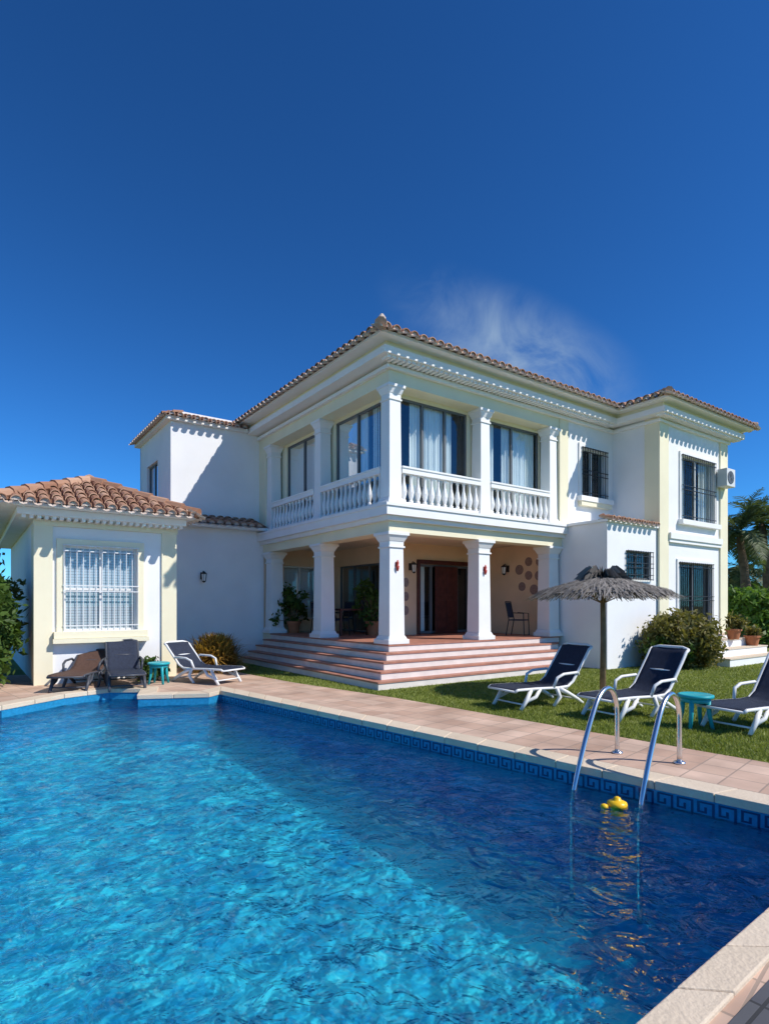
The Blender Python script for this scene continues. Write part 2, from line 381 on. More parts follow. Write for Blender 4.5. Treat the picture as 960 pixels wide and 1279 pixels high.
# rear envelope
W.box(0.0,12.3,7.0,7.25,0,6.943)
C.box(0.3,12.2,.3,7.0,6.9,7.19)
W.box(6.1,12.0,.0,6.9,3.5,3.79); W.box(.9,5.8,.9,6.9,3.55,3.78)
W.box(8.6,12,-1.15,0,3.5,3.8); W.box(8.4,12.1,-1.15,.3,6.9,7.19)
# cornice
def corn(z,o,h,mb):
    mb.box(-o,8.3-o,-o,-.001,z,z+h); mb.box(-o,-.001,0,7.2,z,z+h)
    mb.box(8.3-o,8.299,WB,-.0,z,z+h); mb.box(8.3-o,12.3+o,WB-o,WB-.001,z,z+h); mb.box(12.301,12.3+o,WB,7.2,z,z+h)
corn(6.78,.10,.08,T); corn(6.93,.40,.15,T); corn(7.08,.30,.13,C)
def dent(mb,ax,F,u0,u1,z0,z1,d0,d1,sp=.15,w=.075):
    n=int((u1-u0)/sp)
    for i in range(n):
        u=u0+(i+.5)*(u1-u0)/n; mb.wbox(ax,F,u-w/2,u+w/2,d0,d1,z0,z1)
dent(T,'b',0,-.30,7.87,6.87,6.93,-.34,-.1,.13,.07)
dent(T,'b',WB,7.98,12.6,6.87,6.93,-.34,-.1,.13,.07)
# roofs
TI=MB(); TE=MB(); RD=MB()
def tstrip(a,b,z,ux,uy,run,tan,r=.105):
    px,py=-uy,ux; d=-.07; seg=6; first=True
    while d<run-.05:
        e=min(d+.36,run+.03); r0=r*random.uniform(.97,1.04); r1=r*.8; vs=[]; jz=random.uniform(-.006,.006); js=random.uniform(-.008,.008)
        for (dd,rr,lift) in ((d,r0,.03),(e,r1,.0)):
            for k in range(seg+1):
                an=math.pi*k/seg
                vs.append((a+ux*dd+px*(rr*math.cos(an)+js),b+uy*dd+py*(rr*math.cos(an)+js),z+dd*tan+lift+jz+rr*math.sin(an)*.95))
        TI.add(vs,[(k,k+1,seg+2+k,seg+1+k) for k in range(seg)])
        vs=[]
        for (dd,rr) in ((d,r0),(d,r0-.018)):
            for k in range(seg+1):
                an=math.pi*k/seg
                vs.append((a+ux*dd+px*(rr*math.cos(an)+js),b+uy*dd+py*(rr*math.cos(an)+js),z+dd*tan+.03+jz+rr*math.sin(an)*.95))
        TI.add(vs,[(k,k+1,seg+2+k,seg+1+k) for k in range(seg)])
        if first:
            vs=[(a+ux*(d+.04)+px*(r0*.9*math.cos(math.pi*k/seg)),b+uy*(d+.04)+py*(r0*.9*math.cos(math.pi*k/seg)),z+d*tan+.03+r0*.86*math.sin(math.pi*k/seg)) for k in range(seg+1)]
            TE.add(vs,[tuple(range(seg+1))]); first=False
        d=e-.05 if e<run else run
    vs=[]
    for dd in (-.13,.25):
        for k in range(5):
            an=math.pi*k/4
            vs.append((a+ux*dd+px*(.12+.085*math.cos(an)),b+uy*dd+py*(.12+.085*math.cos(an)),z+dd*tan+.035-.06*math.sin(an)))
    TE.add(vs,[(k,k+1,6+k,5+k) for k in range(4)])
def hip(a0,a1,b0,b1,z,tan,sides='fblr',sp=.24):
    hw=min(a1-a0,b1-b0)/2
    if (a1-a0)>=(b1-b0): r0=(a0+hw,b0+hw); r1=(a1-hw,b0+hw)
    else: r0=(a0+hw,b0+hw); r1=(a0+hw,b1-hw)
    zt=z+hw*tan
    v=[(a0,b0,z),(a1,b0,z),(a1,b1,z),(a0,b1,z),(r0[0],r0[1],zt),(r1[0],r1[1],zt)]
    if (a1-a0)>=(b1-b0): fs=[(0,1,5,4),(1,2,5),(2,3,4,5),(3,0,4)]
    else: fs=[(0,1,4),(1,2,5,4),(2,3,5),(3,0,4,5)]
    RD.add(v,fs)
    def row(L0,L1,fn):
        n=max(1,int(round((L1-L0)/sp)))
        for i in range(n):
            x=L0+(i+.5)*(L1-L0)/n; fn(x,min(x-L0,L1-x,hw))
    if 'f' in sides: row(a0,a1,lambda x,r:tstrip(x,b0,z,0,1,r,tan))
    if 'k' in sides: row(a0,a1,lambda x,r:tstrip(x,b1,z,0,-1,r,tan))
    if 'l' in sides: row(b0,b1,lambda x,r:tstrip(a0,x,z,1,0,r,tan))
    if 'r' in sides: row(b0,b1,lambda x,r:tstrip(a1,x,z,-1,0,r,tan))
    def ridge(p,q):
        p=Vector(p);q=Vector(q); n=max(1,int((q-p).length/.36))
        for i in range(n):
            s0=p.lerp(q,i/n); s1=p.lerp(q,min(1,(i+1.15)/n)); TI.tube([s0+Vector((0,0,.055)),s1+Vector((0,0,.035))],[.125,.10],8)
    ridge(v[0],v[4]); ridge(v[1],v[4] if (a1-a0)<(b1-b0) else v[5]); ridge(v[3],v[5] if (a1-a0)<(b1-b0) else v[4]); ridge(v[2],v[5]); ridge(v[4],v[5])
T.box(-.62,12.9,-.60,7.6,7.21,7.27); T.box(7.7,12.899,-2.03,-.60,7.211,7.269)
hip(-.66,8.6,-.64,7.6,7.28,.33,'fklr')
hip(7.66,12.94,-2.07,7.6,7.285,.33,'fklr')
TI.tube([(-.72,-.70,7.30),(-.45,-.43,7.45)],[.13,.10],8); TE.lathe(-.62,-.6,[(.07,7.40),(.085,7.47),(.03,7.55)],8)
# left wing
LX0,LX1,LB=-6.29,-3.51,3.65
W.wall('b',LB,LB+.25,LX0,LX1,0,3.55,[(-5.79,-4.33,1.10,2.92)])
window('b',LB,-5.79,-4.33,1.10,2.92,2,grille=WIR,frame=WFR,mullz=2.0,room=True)
for k in range(30): BL.box(-5.74,-4.38,LB+.125,LB+.135,1.125+k*.0595,1.125+k*.0595+.054)
W.wall('a',LX0,LX0+.25,LB+.25,12,0,3.55); W.wall('a',LX1-.25,LX1,LB+.25,7,0,3.55)
surround(C,'b',LB,-5.79,-4.33,1.10,2.92,.13,.05)
C.box(-6.0,-4.12,LB-.2,LB-.003,.86,.955)
C.box(LX0-.04,LX0+.30,LB-.05,LB-.001,0,3.3); C.box(LX0-.04,LX0-.001,LB-.0,LB+.5,0,3.3)
C.box(LX1-.30,LX1+.03,LB-.05,LB-.001,0,3.3); C.box(LX0-.05,LX1+.05,LB-.07,LB-.002,3.3,3.42)
T.box(LX0-.35,LX1+.15,LB-.40,LB-.001,3.46,3.60); T.box(LX0-.35,LX0-.001,LB,12,3.46,3.60)
dent(T,'b',LB,LX0-.3,LX1+.12,3.40,3.46,-.34,-.08,.13,.07)
T.box(-7.0,-3.22,2.97,12,3.605,3.66)
hip(-7.04,-3.18,2.93,13.0,3.665,.45,'flr')
W.box(-6.2,-2.6,7.4,12,3.0,3.6)
# canopy strip on recessed wall
T.box(-3.45,-.03,6.2,6.59,3.9,3.98)
for i in range(13): tstrip(-3.2+i*.24,6.18,4.0,0,1,.75,.35)
RD.add([(-3.4,6.18,4.0),(-.03,6.18,4.0),(-.03,6.95,4.27),(-3.4,6.95,4.27)],[(0,1,2,3)])
# stair tower
W.wall('b',6.9,7.1,-2.7,.0,3.9,6.95); 
W.wall('a',-2.7,-2.5,7.1,10.5,3.6,6.95,[(8.3,9.6,4.9,6.1)])
window('a',-2.7,8.3,9.6,4.9,6.1,2)
W.box(-2.7,0,10.3,10.5,3.6,6.94); W.box(-2.5,0,7.1,10.3,6.8,6.93)
T.box(-2.85,-.43,6.75,10.65,6.951,7.05)
for i in range(10): tstrip(-2.72+i*.24,6.72,7.06,0,1,.5,.3,.09)
for i in range(16): tstrip(-2.9,6.85+i*.24,7.06,1,0,.5,.3,.09)
RD.box(-2.8,-.45,6.8,10.6,7.05,7.12)
T.box(-2.3,-.5,7.25,10,7.12,7.38)
for i in range(10): tstrip(6.0+i*.235,-1.47,3.87,0,1,.3,.3,.08)
RD.box(5.95,8.2,-1.4,-1.1,3.87,3.9)
# wing front steps terrace
SW=MB()
for k,(a0,a1,b0,z0,z1) in enumerate([(9.0,12.5,-3.0,0,.22),(9.0,12.2,-2.65,.22,.44),(9.0,11.9,-2.3,.44,.66),(9.0,11.7,-2.0,.66,.80)]):
    SW.box(a0+.01*k,a1,b0,WB-.06,z0,z1-.03,0); SW.box(a0-.02+.01*k,a1+.02,b0-.02,WB-.061,z1-.03,z1,1)
SW.build('terrace_steps',[M['trim'],M['coping']],villa)
W.build('walls',M['white'],villa); C.build('cream_walls',M['cream'],villa); T.build('cornices',M['trim'],villa)
PW.build('porch_walls',M['porchwall'],villa); PC.build('porch_ceiling',M['porchceil'],villa); DK.build('room_shade_panels',M['dark'],villa)
GL.build('window_glass',M['glass'],villa); FRM.build('window_frames',M['frame'],villa); WFR.build('white_window_frames',M['wframe'],villa)
IR.build('iron_grilles',M['iron'],villa); WIR.build('white_grille',M['wframe'],villa); CU.build('curtains',M['curtain'],villa,smooth=True); BL.build('blind',M['blind'],villa)
TI.build('roof_tiles',M['tile'],villa); TE.build('roof_tile_ends',M['tileend'],villa); RD.build('roof_underlay',M['roofdark'],villa)

def wempty(name,a,b,z=0,rot=0):
    p=LW(a,b,z); return empty(name,p,ANG+rot)
def lantern(a,b,z,ax):
    e=wempty('wall_lantern',a,b,z,0 if ax=='b' else -math.pi/2)
    m1=MB(); m1.box(-.05,.05,-.02,0,-.1,.1); m1.tube([(0,-.02,.05),(0,-.12,.14),(0,-.18,.12)],.01,6)
    m1.lathe(0,-.18,[(.02,.12),(.09,.06),(.09,.045)],6)
    for k in range(6):
        an=math.pi/3*k; m1.tube([(.08*math.cos(an),-.18+.08*math.sin(an),.05),(.055*math.cos(an),-.18+.055*math.sin(an),-.15)],.006,4)
    m1.lathe(0,-.18,[(.06,-.15),(.05,-.17),(.01,-.2)],6); m1.build('lantern_frame',M['iron'],e)
    m2=MB(); m2.lathe(0,-.18,[(.07,.045),(.05,-.15)],6); m2.build('lantern_glass',M['curtain'],e)
lantern(2.86,2.9,2.75,'b'); lantern(.45,6.6,2.75,'b'); lantern(2.4,3.3,2.75,'a'); lantern(5.885,1.95,2.75,'a'); lantern(-1.9,6.6,2.5,'b')
def plaque(a,b,z):
    e=wempty('wall_ornament',a,b,z); m1=MB(); m1.box(-.04,.04,-.02,0,-.05,.05); m1.lathe(0,-.04,[(.01,-.15),(.03,-.10),(.04,-.04),(.02,-.02),(.03,.04),(.01,.10)],8); m1.build('ornament',M['red'],e,smooth=True)
plaque(.24,.05,2.55); plaque(2.95,.05,2.55)
e=wempty('wall_plates',5.885,0,0); m1=MB()
for b_,z_,r_ in [(.75,2.9,.13),(1.15,2.92,.13),(1.5,2.7,.15),(.78,2.5,.14),(1.15,2.52,.13),(.95,2.1,.15),(1.4,2.2,.13)]:
    for r0,d in ((r_,.015),(r_*.7,.025),(r_*.4,.03)):
        vs=[(-d,b_+r0*math.cos(k*math.pi/8),z_+r0*math.sin(k*math.pi/8)) for k in range(16)]+[(0,b_+r0*math.cos(k*math.pi/8),z_+r0*math.sin(k*math.pi/8)) for k in range(16)]
        m1.add(vs,[tuple(range(16))]+[(k,(k+1)%16,16+(k+1)%16,16+k) for k in range(16)])
m1.build('plates',M['plate'],e)
e=wempty('wall_plates',2.7,2.9,0); m1=MB()
for z_ in (1.5,1.9,2.3):
    vs=[(.1*math.cos(k*math.pi/8),-.02,z_+.13*math.sin(k*math.pi/8)) for k in range(16)]; m1.add(vs+[(v[0],0,v[2]) for v in vs],[tuple(range(16))]+[(k,(k+1)%16,16+(k+1)%16,16+k) for k in range(16)])
m1.build('plates',M['plate'],e)
# AC unit
e=wempty('air_conditioner',11.88,WB-.05,5.62); m1=MB(); m1.box(-.28,.28,-.30,0,-.28,.28,0); m1.build('casing',M['acw'],e,bevel=.02)
m1=MB(); m1.lathe(0,0,[(.2,0),(.2,.01)],20)
for k in range(6): m1.tube([(.19*math.cos(k*.52),.19*math.sin(k*.52),.012),(-.19*math.cos(k*.52),-.19*math.sin(k*.52),.012)],.006,4)
o=m1.build('fan_grille',M['frame'],e); o.rotation_euler=(math.pi/2,0,0); o.location=(-.04,-.305,0)
# porch furniture
def chair(a,b,rot):
    e=wempty('patio_chair',a,b,.8,rot); m1=MB()
    for x in (-.22,.22):
        m1.tube([(x,-.24,0),(x,-.22,.62),(x,.1,.64)],.014,6); m1.tube([(x,.28,0),(x,.2,.45),(x,.3,.95)],.014,6)
    m1.tube([(-.22,.3,.95),(.22,.3,.95)],.014,6); m1.build('frame',M['iron'],e)
    m1=MB(); m1.box(-.21,.21,-.23,.22,.42,.45)
    m1.add([(-.2,.2,.5),(.2,.2,.5),(.2,.295,.93),(-.2,.295,.93)],[(0,1,2,3)]); m1.build('seat',M['sling'],e)
chair(5.15,.9,.4); chair(1.0,3.8,1.6); chair(1.9,5.0,-1.4); chair(1.3,5.2,0.2)
e=wempty('patio_table',1.4,4.3,.8); m1=MB(); m1.box(-.5,.5,-.8,.8,.70,.75)
for x in (-.44,.44):
    for y in (-.72,.72): m1.box(x-.03,x+.03,y-.03,y+.03,0,.70)
m1.build('table',M['door'],e,bevel=.006)

# ------------------------------------------------------------ vegetation helpers
def leaves_mesh(centers,n_per,spread,leaf,elong=1.6):
    c=np.repeat(np.array(centers,dtype=float),n_per,axis=0); N=len(c)
    p=c+rng.normal(size=(N,3))*spread
    a=rng.normal(size=(N,3)); a/=np.linalg.norm(a,axis=1)[:,None]
    b=np.cross(a,rng.normal(size=(N,3))); b/=np.linalg.norm(b,axis=1)[:,None]
    s=leaf*rng.uniform(.6,1.3,size=(N,1))
    v=np.stack([p-a*s*elong*.5,p+b*s*.35,p+a*s*elong*.5,p-b*s*.35],axis=1).reshape(-1,3)
    return v
def quads_obj(name,v,mat_,parent=None):
    me=bpy.data.meshes.new(name); N=len(v)//4
    me.from_pydata(v.tolist(),[],[(4*i,4*i+1,4*i+2,4*i+3) for i in range(N)]); me.materials.append(mat_)
    o=bpy.data.objects.new(name,me); scene.collection.objects.link(o)
    if parent: o.parent=parent
    return o
def bush(name,loc,rad,nc,npc,leaf,mat_,stems=True,spread=.1):
    e=empty(name,loc); cs=[]
    while len(cs)<nc:
        q=rng.uniform(-1,1,3)
        if .35<np.linalg.norm(q)<1: cs.append(q)
    cs=np.array(cs)*np.array(rad)*rng.uniform(.8,1.12,(nc,1))+np.array([0,0,rad[2]*.95])
    cs[:,2]=np.maximum(cs[:,2],.08)
    quads_obj('leaves',leaves_mesh(cs,npc,spread,leaf),mat_,e)
    m1=MB()
    for q in cs[::4]: m1.tube([(random.uniform(-.05,.05),random.uniform(-.05,.05),0),(q[0]*.5,q[1]*.5,q[2]*.5),tuple(q)],[.02,.012,.005],5)
    m1.build('stems',M['wood'],e)
    return e
def pot(name,loc,r,h,plant_mat,pr,nc=18):
    e=empty(name,loc); m1=MB(); m1.lathe(0,0,[(r*.65,0),(r*.9,h*.8),(r*1.05,h*.82),(r*1.05,h),(r*.9,h)],16); m1.build('pot',M['terra'],e,smooth=False)
    m1=MB(); m1.lathe(0,0,[(r*.88,h*.9),(r*.88,h+.003)],16); m1.build('soil',M['soil'],e)
    cs=rng.normal(size=(nc,3))*np.array([pr*.45,pr*.45,pr*.5])+np.array([0,0,h+pr]); cs[:,2]=np.maximum(cs[:,2],h+.05)
    quads_obj('leaves',leaves_mesh(cs,30,.07,.11),plant_mat,e)
    m1=MB()
    for q in cs: m1.tube([(0,0,h),tuple(q)],[.012,.005],5)
    m1.build('stems',M['wood'],e)
pot('potted_plant',LW(.75,6.0,.8),.22,.35,M['leaf'],.6,32); pot('potted_plant',LW(1.9,3.4,.8),.2,.4,M['leaf'],.5,20)
pot('potted_plant',LW(10.7,-2.35,.66),.22,.3,M['leafy'],.16,8); pot('potted_plant',LW(11.7,-2.45,.44),.22,.3,M['leafy'],.16,8)
p=LW(8.0,-2.25); bush('shrub',p,(.95,.75,.75),110,60,.10,M['leafy'],spread=.11)
p=LW(7.3,-2.2); bush('shrub',p,(.55,.5,.35),40,50,.09,M['leaf'],spread=.1)
# spiky dried shrub by the recess
e=empty('ornamental_shrub',LW(-2.35,4.3)); vv=[]
for i in range(2600):
    az=random.uniform(0,2*math.pi); el=random.uniform(.1,1.5); Ls=random.uniform(.5,1.1)*(1.0+.25*math.sin(el)); w_=.02
    d=Vector((math.cos(az)*math.cos(el),math.sin(az)*math.cos(el),math.sin(el))); s_=d.cross(Vector((0,0,1))).normalized()*w_
    o_=Vector((random.gauss(0,.14),random.gauss(0,.14),.05)); q=o_+d*Ls*.6; r_=o_+d*Ls-Vector((0,0,.22*Ls*Ls))
    vv+= [tuple(o_-s_*.5),tuple(q-s_),tuple(r_),tuple(q+s_)]
quads_obj('leaves',np.array(vv),M['leafr'],e)
bush('ornamental_shrub',(-5.15,12.75,0),(.25,.2,.28),24,40,.08,M['leaf'],spread=.07)
bush('tall_shrub',(-7.95,11.4,0),(.5,.6,1.2),110,60,.12,M['leaf'],spread=.12)
bush('tall_shrub',(-9.2,12.6,0),(1.0,.9,1.5),120,60,.12,M['leafy'],spread=.14)
def hedge(name,x0,x1,y0,y1,h,nc,npc,leaf):
    cs=rng.uniform([x0,y0,.05],[x1,y1,h],(nc,3))
    k=rng.integers(0,3,nc); cs[k==0,1]=y0+rng.normal(size=(k==0).sum())*.08; cs[k==1,2]=h+rng.normal(size=(k==1).sum())*.10
    e=empty(name); quads_obj('leaves',leaves_mesh(cs,npc,.13,leaf),M['hedgeleaf'],e)
    m1=MB(); m1.box(x0+.25,x1-.25,y0+.3,y1-.25,0,h-.3); m1.build('inner_growth',M['palm'],e)
hedge('hedge',14.2,26,22.5,24,1.95,1500,22,.16)
hedge('hedge',-40,-10,26,28,2.5,1200,16,.3)
# palms
def palm(loc,h,nf,fl,seed):
    random.seed(seed); e=empty('palm_tree',loc); m1=MB()
    pts=[(0.15*math.sin(i*.5),.1*math.sin(i*.7),h*i/10) for i in range(11)]
    m1.tube(pts,[.26-.012*i+(.03 if i%2 else 0) for i in range(11)],10); m1.build('trunk',M['trunk'],e,smooth=True)
    m2=MB(); top=Vector(pts[-1])
    for i in range(nf):
        az=random.uniform(0,2*math.pi); el=random.uniform(-.6,1.35); L_=fl*random.uniform(.8,1.1)
        d=Vector((math.cos(az)*math.cos(el),math.sin(az)*math.cos(el),math.sin(el))); p_=top.copy(); pr=[p_.copy()]; n=16
        for k in range(n):
            d=(d+Vector((0,0,-.095))).normalized(); p_=p_+d*(L_/n); pr.append(p_.copy())
        m2.tube(pr,[.03*(1-k/(n+2)) for k in range(n+1)],4)
        for k in range(2,n+1):
          for sub in (0,.5):
            q=pr[k].lerp(pr[k-1],sub); t=(pr[k]-pr[k-1]).normalized(); sd=t.cross(Vector((0,0,1)));
            if sd.length<.1: sd=Vector((1,0,0))
            sd.normalize(); ll=fl*.22*math.sin(math.pi*min(1,(k+2)/(n+3)))+.1
            for sg in (-1,1):
                dr=(sd*sg+t*.65+Vector((0,0,random.uniform(-.35,.2)))).normalized(); w=t*.028
                m2.add([q-w,q+w,q+dr*ll*.6+w*.9+Vector((0,0,-.02)),q+dr*ll+Vector((0,0,-.12*ll)),q+dr*ll*.6-w*.9],[(0,1,2,3,4)])
    m2.build('fronds',M['palm'],e)
palm((17.9,29.0,0),5.3,30,2.4,3); palm((20.0,30.5,0),5.9,30,2.5,5); palm((20.6,33.0,0),3.6,30,2.4,9)
bush('tree',(22.5,38,0),(3.5,2,1.3),160,45,.35,M['hedgeleaf'],spread=.4)
bush('tree',(29.5,38,0),(4.0,2,1.5),160,45,.35,M['leafy'],spread=.4)

# ------------------------------------------------------------ pool + ground
pool=[(3.58,4.31),(-3.14,11.1),(-3.25,10.72),(-4.45,10.5),(-4.72,11.3),(-5.35,11.3),(-5.85,10.6),(-6.2,9.4),(-7.5,7.0),(-7.6,3.5),(-4.53,-2.13)]
def area(p): return sum(p[i][0]*p[(i+1)%len(p)][1]-p[(i+1)%len(p)][0]*p[i][1] for i in range(len(p)))/2
if area(pool)<0: pool=pool[::-1]
def offset(poly,d):
    n=len(poly); out=[]
    for i in range(n):
        p0,p1,p2=[Vector(poly[(i+k)%n]) for k in (-1,0,1)]
        e0=(p1-p0).normalized(); e1=(p2-p1).normalized(); n0=Vector((e0.y,-e0.x)); n1=Vector((e1.y,-e1.x))
        mdir=(n0+n1); mdir=mdir/max(.4,(1+n0.dot(n1))); out.append(tuple(p1+mdir*d))
    return out
def sheet(name,outer,holes,z,mat_,parent=None,zf=None):
    polys=[[Vector((x,y,0)) for x,y in q] for q in [outer]+holes]
    tris=tessellate_polygon(polys); vs=[v for q in polys for v in q]
    vv=[(v.x,v.y,(zf(v.x,v.y) if zf else z)) for v in vs]; fs=[]
    for t in tris:
        a,b,c=[vs[i] for i in t]
        if (b-a).cross(c-a).z<0: t=(t[0],t[2],t[1])
        fs.append(tuple(t))
    m1=MB(); m1.add(vv,fs); return m1.build(name,mat_,parent)
big=[(600*math.cos(k*math.pi/24),600*math.sin(k*math.pi/24)) for k in range(48)]
sheet('lawn',big,[pool],0,M['lawn'])
deck=[(6.6,3.2),(4.02,6.08),(.16,10.35),(-1.9,12.3),(-3.4,14.0),(-4.6,15.5),(-11,12.5),(-11,2),(-7,-6),(3,-6),(7.5,0)]
sheet('paving',deck,[pool],.012,M['paving'])
sheet('patio',[(3.69,4.13),(-4.42,-2.26),(-2,-5.5),(3,-5.5),(6.8,0.5)],[],.018,M['slate'])
sp=empty('swimming_pool')
inn=offset(pool,-.02); off=offset(pool,.30)
n2=Vector((.622,-.783)); N1=Vector((.711,.703))
for i,p_ in enumerate(pool):
    if abs(p_[0]-3.58)<.01: off[i]=tuple(Vector(p_)+N1*.30+n2*.17)
    if abs(p_[0]+4.53)<.01: off[i]=tuple(Vector(p_)+n2*.17-Vector((.15,.12)))
cp=MB(); n=len(pool)
for i in range(n):
    a0,a1=Vector(inn[i]),Vector(inn[(i+1)%n]); b0,b1=Vector(off[i]),Vector(off[(i+1)%n]); Ln=(a1-a0).length; k=max(1,round(Ln/.5)); g=.004/Ln
    for j in range(k):
        t0=j/k+g; t1=(j+1)/k-g
        cp.prism([tuple(a0.lerp(a1,t0)),tuple(a0.lerp(a1,t1)),tuple(b0.lerp(b1,t1)),tuple(b0.lerp(b1,t0))],-.045,.035+random.uniform(-.0015,.0015))
cp.build('coping',M['coping'],sp,bevel=.008)
def zfl(x,y):
    s=((x+3.14)*.703-(y-11.1)*.711)/9.55; return -(.85+1.0*s)
sheet('pool_floor',offset(pool,.05),[],0,M['poolfloor'],sp,zf=zfl)
bw=MB()
for i in range(n):
    a0,a1=pool[i],pool[(i+1)%n]; bw.add([(*a0,0.0),(*a1,0.0),(*a1,-2.6),(*a0,-2.6)],[(0,1,2,3)])
bw.build('pool_walls',M['poolwall'],sp)
bb=MB(); kk=MB()
for i in range(n):
    a0,a1=Vector(pool[i]),Vector(pool[(i+1)%n]); d=(a1-a0); Ln=d.length; d/=Ln; nin=Vector((-d.y,d.x))
    o=(a0.x,a0.y,0); ex=(d.x,d.y,0); ey=(nin.x,nin.y,0); ez=(0,0,1)
    bb.obox(o,ex,ey,ez,0,Ln,0,.008,-.36,-.046)
    U=.17; nu=int(Ln/U); hz=.135; zb=-.195
    if Ln<2: continue
    for j in range(nu):
        for (x0,x1,y0,y1) in [(0,.12,0,1),(.12,.82,.88,1),(.70,.82,.26,.88),(.36,.70,.26,.38),(.36,.48,.38,.66),(.12,1,0,.12)]:
            kk.obox(o,ex,ey,ez,(j+x0)*U,(j+x1)*U,.008,.011,zb+y0*hz,zb+y1*hz)
bb.build('waterline_band',M['band'],sp); kk.build('greek_key_tiles',M['key'],sp)
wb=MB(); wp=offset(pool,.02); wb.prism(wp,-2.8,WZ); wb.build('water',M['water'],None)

# ladder
lad=empty('pool_ladder')
lm=MB(); nin=Vector((-.711,-.703,0))
feet=[Vector((2.59,6.47,.012)),Vector((3.07,6.05,.012))]
for f in feet:
    prof_=[(0,.02),(0,.45),(.02,.58),(.10,.70),(.22,.76),(.36,.74),(.50,.64),(.68,.40),(.86,.1),(1.0,-.2),(1.03,-.45),(1.03,-1.25)]
    pr=[]
    for i in range(len(prof_)-1):
        p0=prof_[max(i-1,0)];p1=prof_[i];p2=prof_[i+1];p3=prof_[min(i+2,len(prof_)-1)]
        for t in (0,.25,.5,.75):
            q=[.5*((2*p1[c])+(-p0[c]+p2[c])*t+(2*p0[c]-5*p1[c]+4*p2[c]-p3[c])*t*t+(-p0[c]+3*p1[c]-3*p2[c]+p3[c])*t**3) for c in (0,1)]
            pr.append(q)
    pr.append(prof_[-1])
    lm.tube([Vector((f.x,f.y,0))+nin*q[0]+Vector((0,0,q[1])) for q in pr],.026,12)
    lm.lathe(f.x,f.y,[(.06,.013),(.06,.03),(.03,.045)],14)
lm.build('rails',M['steel'],lad,smooth=True)
lt=MB()
for z in (-.45,-.75,-1.05):
    a0=feet[0]+nin*1.03; a1=feet[1]+nin*1.03; d=(a1-a0); lt.obox((a0.x,a0.y,z),d,nin,(0,0,1),0,1,-.04,.05,-.015,.015)
lt.build('treads',M['plastic'],lad)
fl=empty('chlorine_float',(2.13,5.32,WZ)); m1=MB()
m1.lathe(0,0,[(.02,-.09),(.055,-.08),(.06,-.02),(.085,-.01),(.09,.01),(.085,.03),(.05,.045),(.035,.05),(.03,.07),(.012,.08)],16); m1.build('float_body',M['yellow'],fl,smooth=True)
m1=MB(); m1.lathe(-.13,-.03,[(.01,-.03),(.03,-.02),(.035,.0),(.03,.015),(.01,.025)],14); m1.tube([(-.05,0,.0),(-.13,-.03,.0)],.008,6); m1.build('float_cap',M['yellow'],fl,smooth=True)

# ------------------------------------------------------------ loungers
def lounger(x,y,ang,fabric='sling',z=0,back=1.0,fm='plastic'):
    e=empty('sun_lounger',(x,y,z),ang)
    pf=[(-.95,.31),(-.9,.335),(-.5,.33),(0,.31),(.22,.32),(.34,.40),(.50,.62),(.66,.84),(.74,.96),(.80,1.0)]
    pf=[(a,b if a<.3 else .32+(b-.32)*back) for a,b in pf]; top=pf[-1][1]
    m1=MB()
    for sy in (-.31,.31):
        m1.tube([(a,sy,b) for a,b in pf],.024,8)
        m1.tube([(-.62,sy,.32),(-.72,sy*1.02,.16),(-.84,sy*1.02,0.02)],[.034,.034,.028],8)
        m1.tube([(-.42,sy,.32),(-.52,sy*1.02,.20),(-.72,sy*1.02,.14)],[.03,.03,.026],8)
        m1.tube([(-.05,sy,.31),(.02,sy*1.04,.16),(-.12,sy*1.04,.02)],[.036,.034,.028],8)
        m1.tube([(.0,sy*1.03,.30),(.18,sy*1.06,.22),(.42,sy*1.06,.10),(.55,sy*1.06,.02)],[.036,.036,.032,.028],8)
        m1.tube([(-.12,sy*1.03,.33),(-.06,sy*1.1,.48),(.08,sy*1.12,.53),(.42,sy*1.1,.54),(.46,sy*1.04,.50)],.024,8)
    for a,b in ((-.95,.31),(-.55,.31),(.2,.29),(.55,.32+.34*back)): m1.tube([(a,-.31,b),(a,.31,b)],.018,8)
    m1.tube([(.8,-.31,top),(.83,-.2,top+.03),(.83,.2,top+.03),(.8,.31,top)],.024,8)
    m1.tube([(-.78,-.31,.1),(-.78,.31,.1)],.015,6); m1.tube([(.45,-.32,.09),(.45,.32,.09)],.015,6)
    m1.build('frame',M[fm],e,smooth=True)
    m2=MB(); vs=[];fs=[]; ny=8
    pr=[]
    for i in range(len(pf)-1):
        for t in (0,.33,.66): pr.append((pf[i][0]*(1-t)+pf[i+1][0]*t,pf[i][1]*(1-t)+pf[i+1][1]*t))
    pr.append(pf[-1])
    for a,b in pr:
        for k in range(ny+1):
            yy=-.315+.63*k/ny; sag=.025*(1-(yy/.315)**2)
            vs.append((a+ (sag*.8 if a>.3 else 0),yy,b+.024-(sag if a<=.3 else sag*.3)))
    for i in range(len(pr)-1):
        for k in range(ny): fs.append((i*(ny+1)+k,(i+1)*(ny+1)+k,(i+1)*(ny+1)+k+1,i*(ny+1)+k+1))
    m2.add(vs,fs); o=m2.build('sling',M[fabric],e,smooth=True); so=o.modifiers.new('s','SOLIDIFY'); so.thickness=.012
lounger(2.68,9.75,math.radians(31),back=.92); lounger(3.85,8.85,math.radians(30),back=.95); lounger(5.2,8.0,math.radians(28),back=.95)
lounger(-5.35,11.95,math.radians(118),back=.8,fm='dplastic'); lounger(-3.95,12.55,math.radians(150),back=.72)
lounger(-6.1,11.75,math.radians(100),'sling2',back=.5,fm='dplastic')
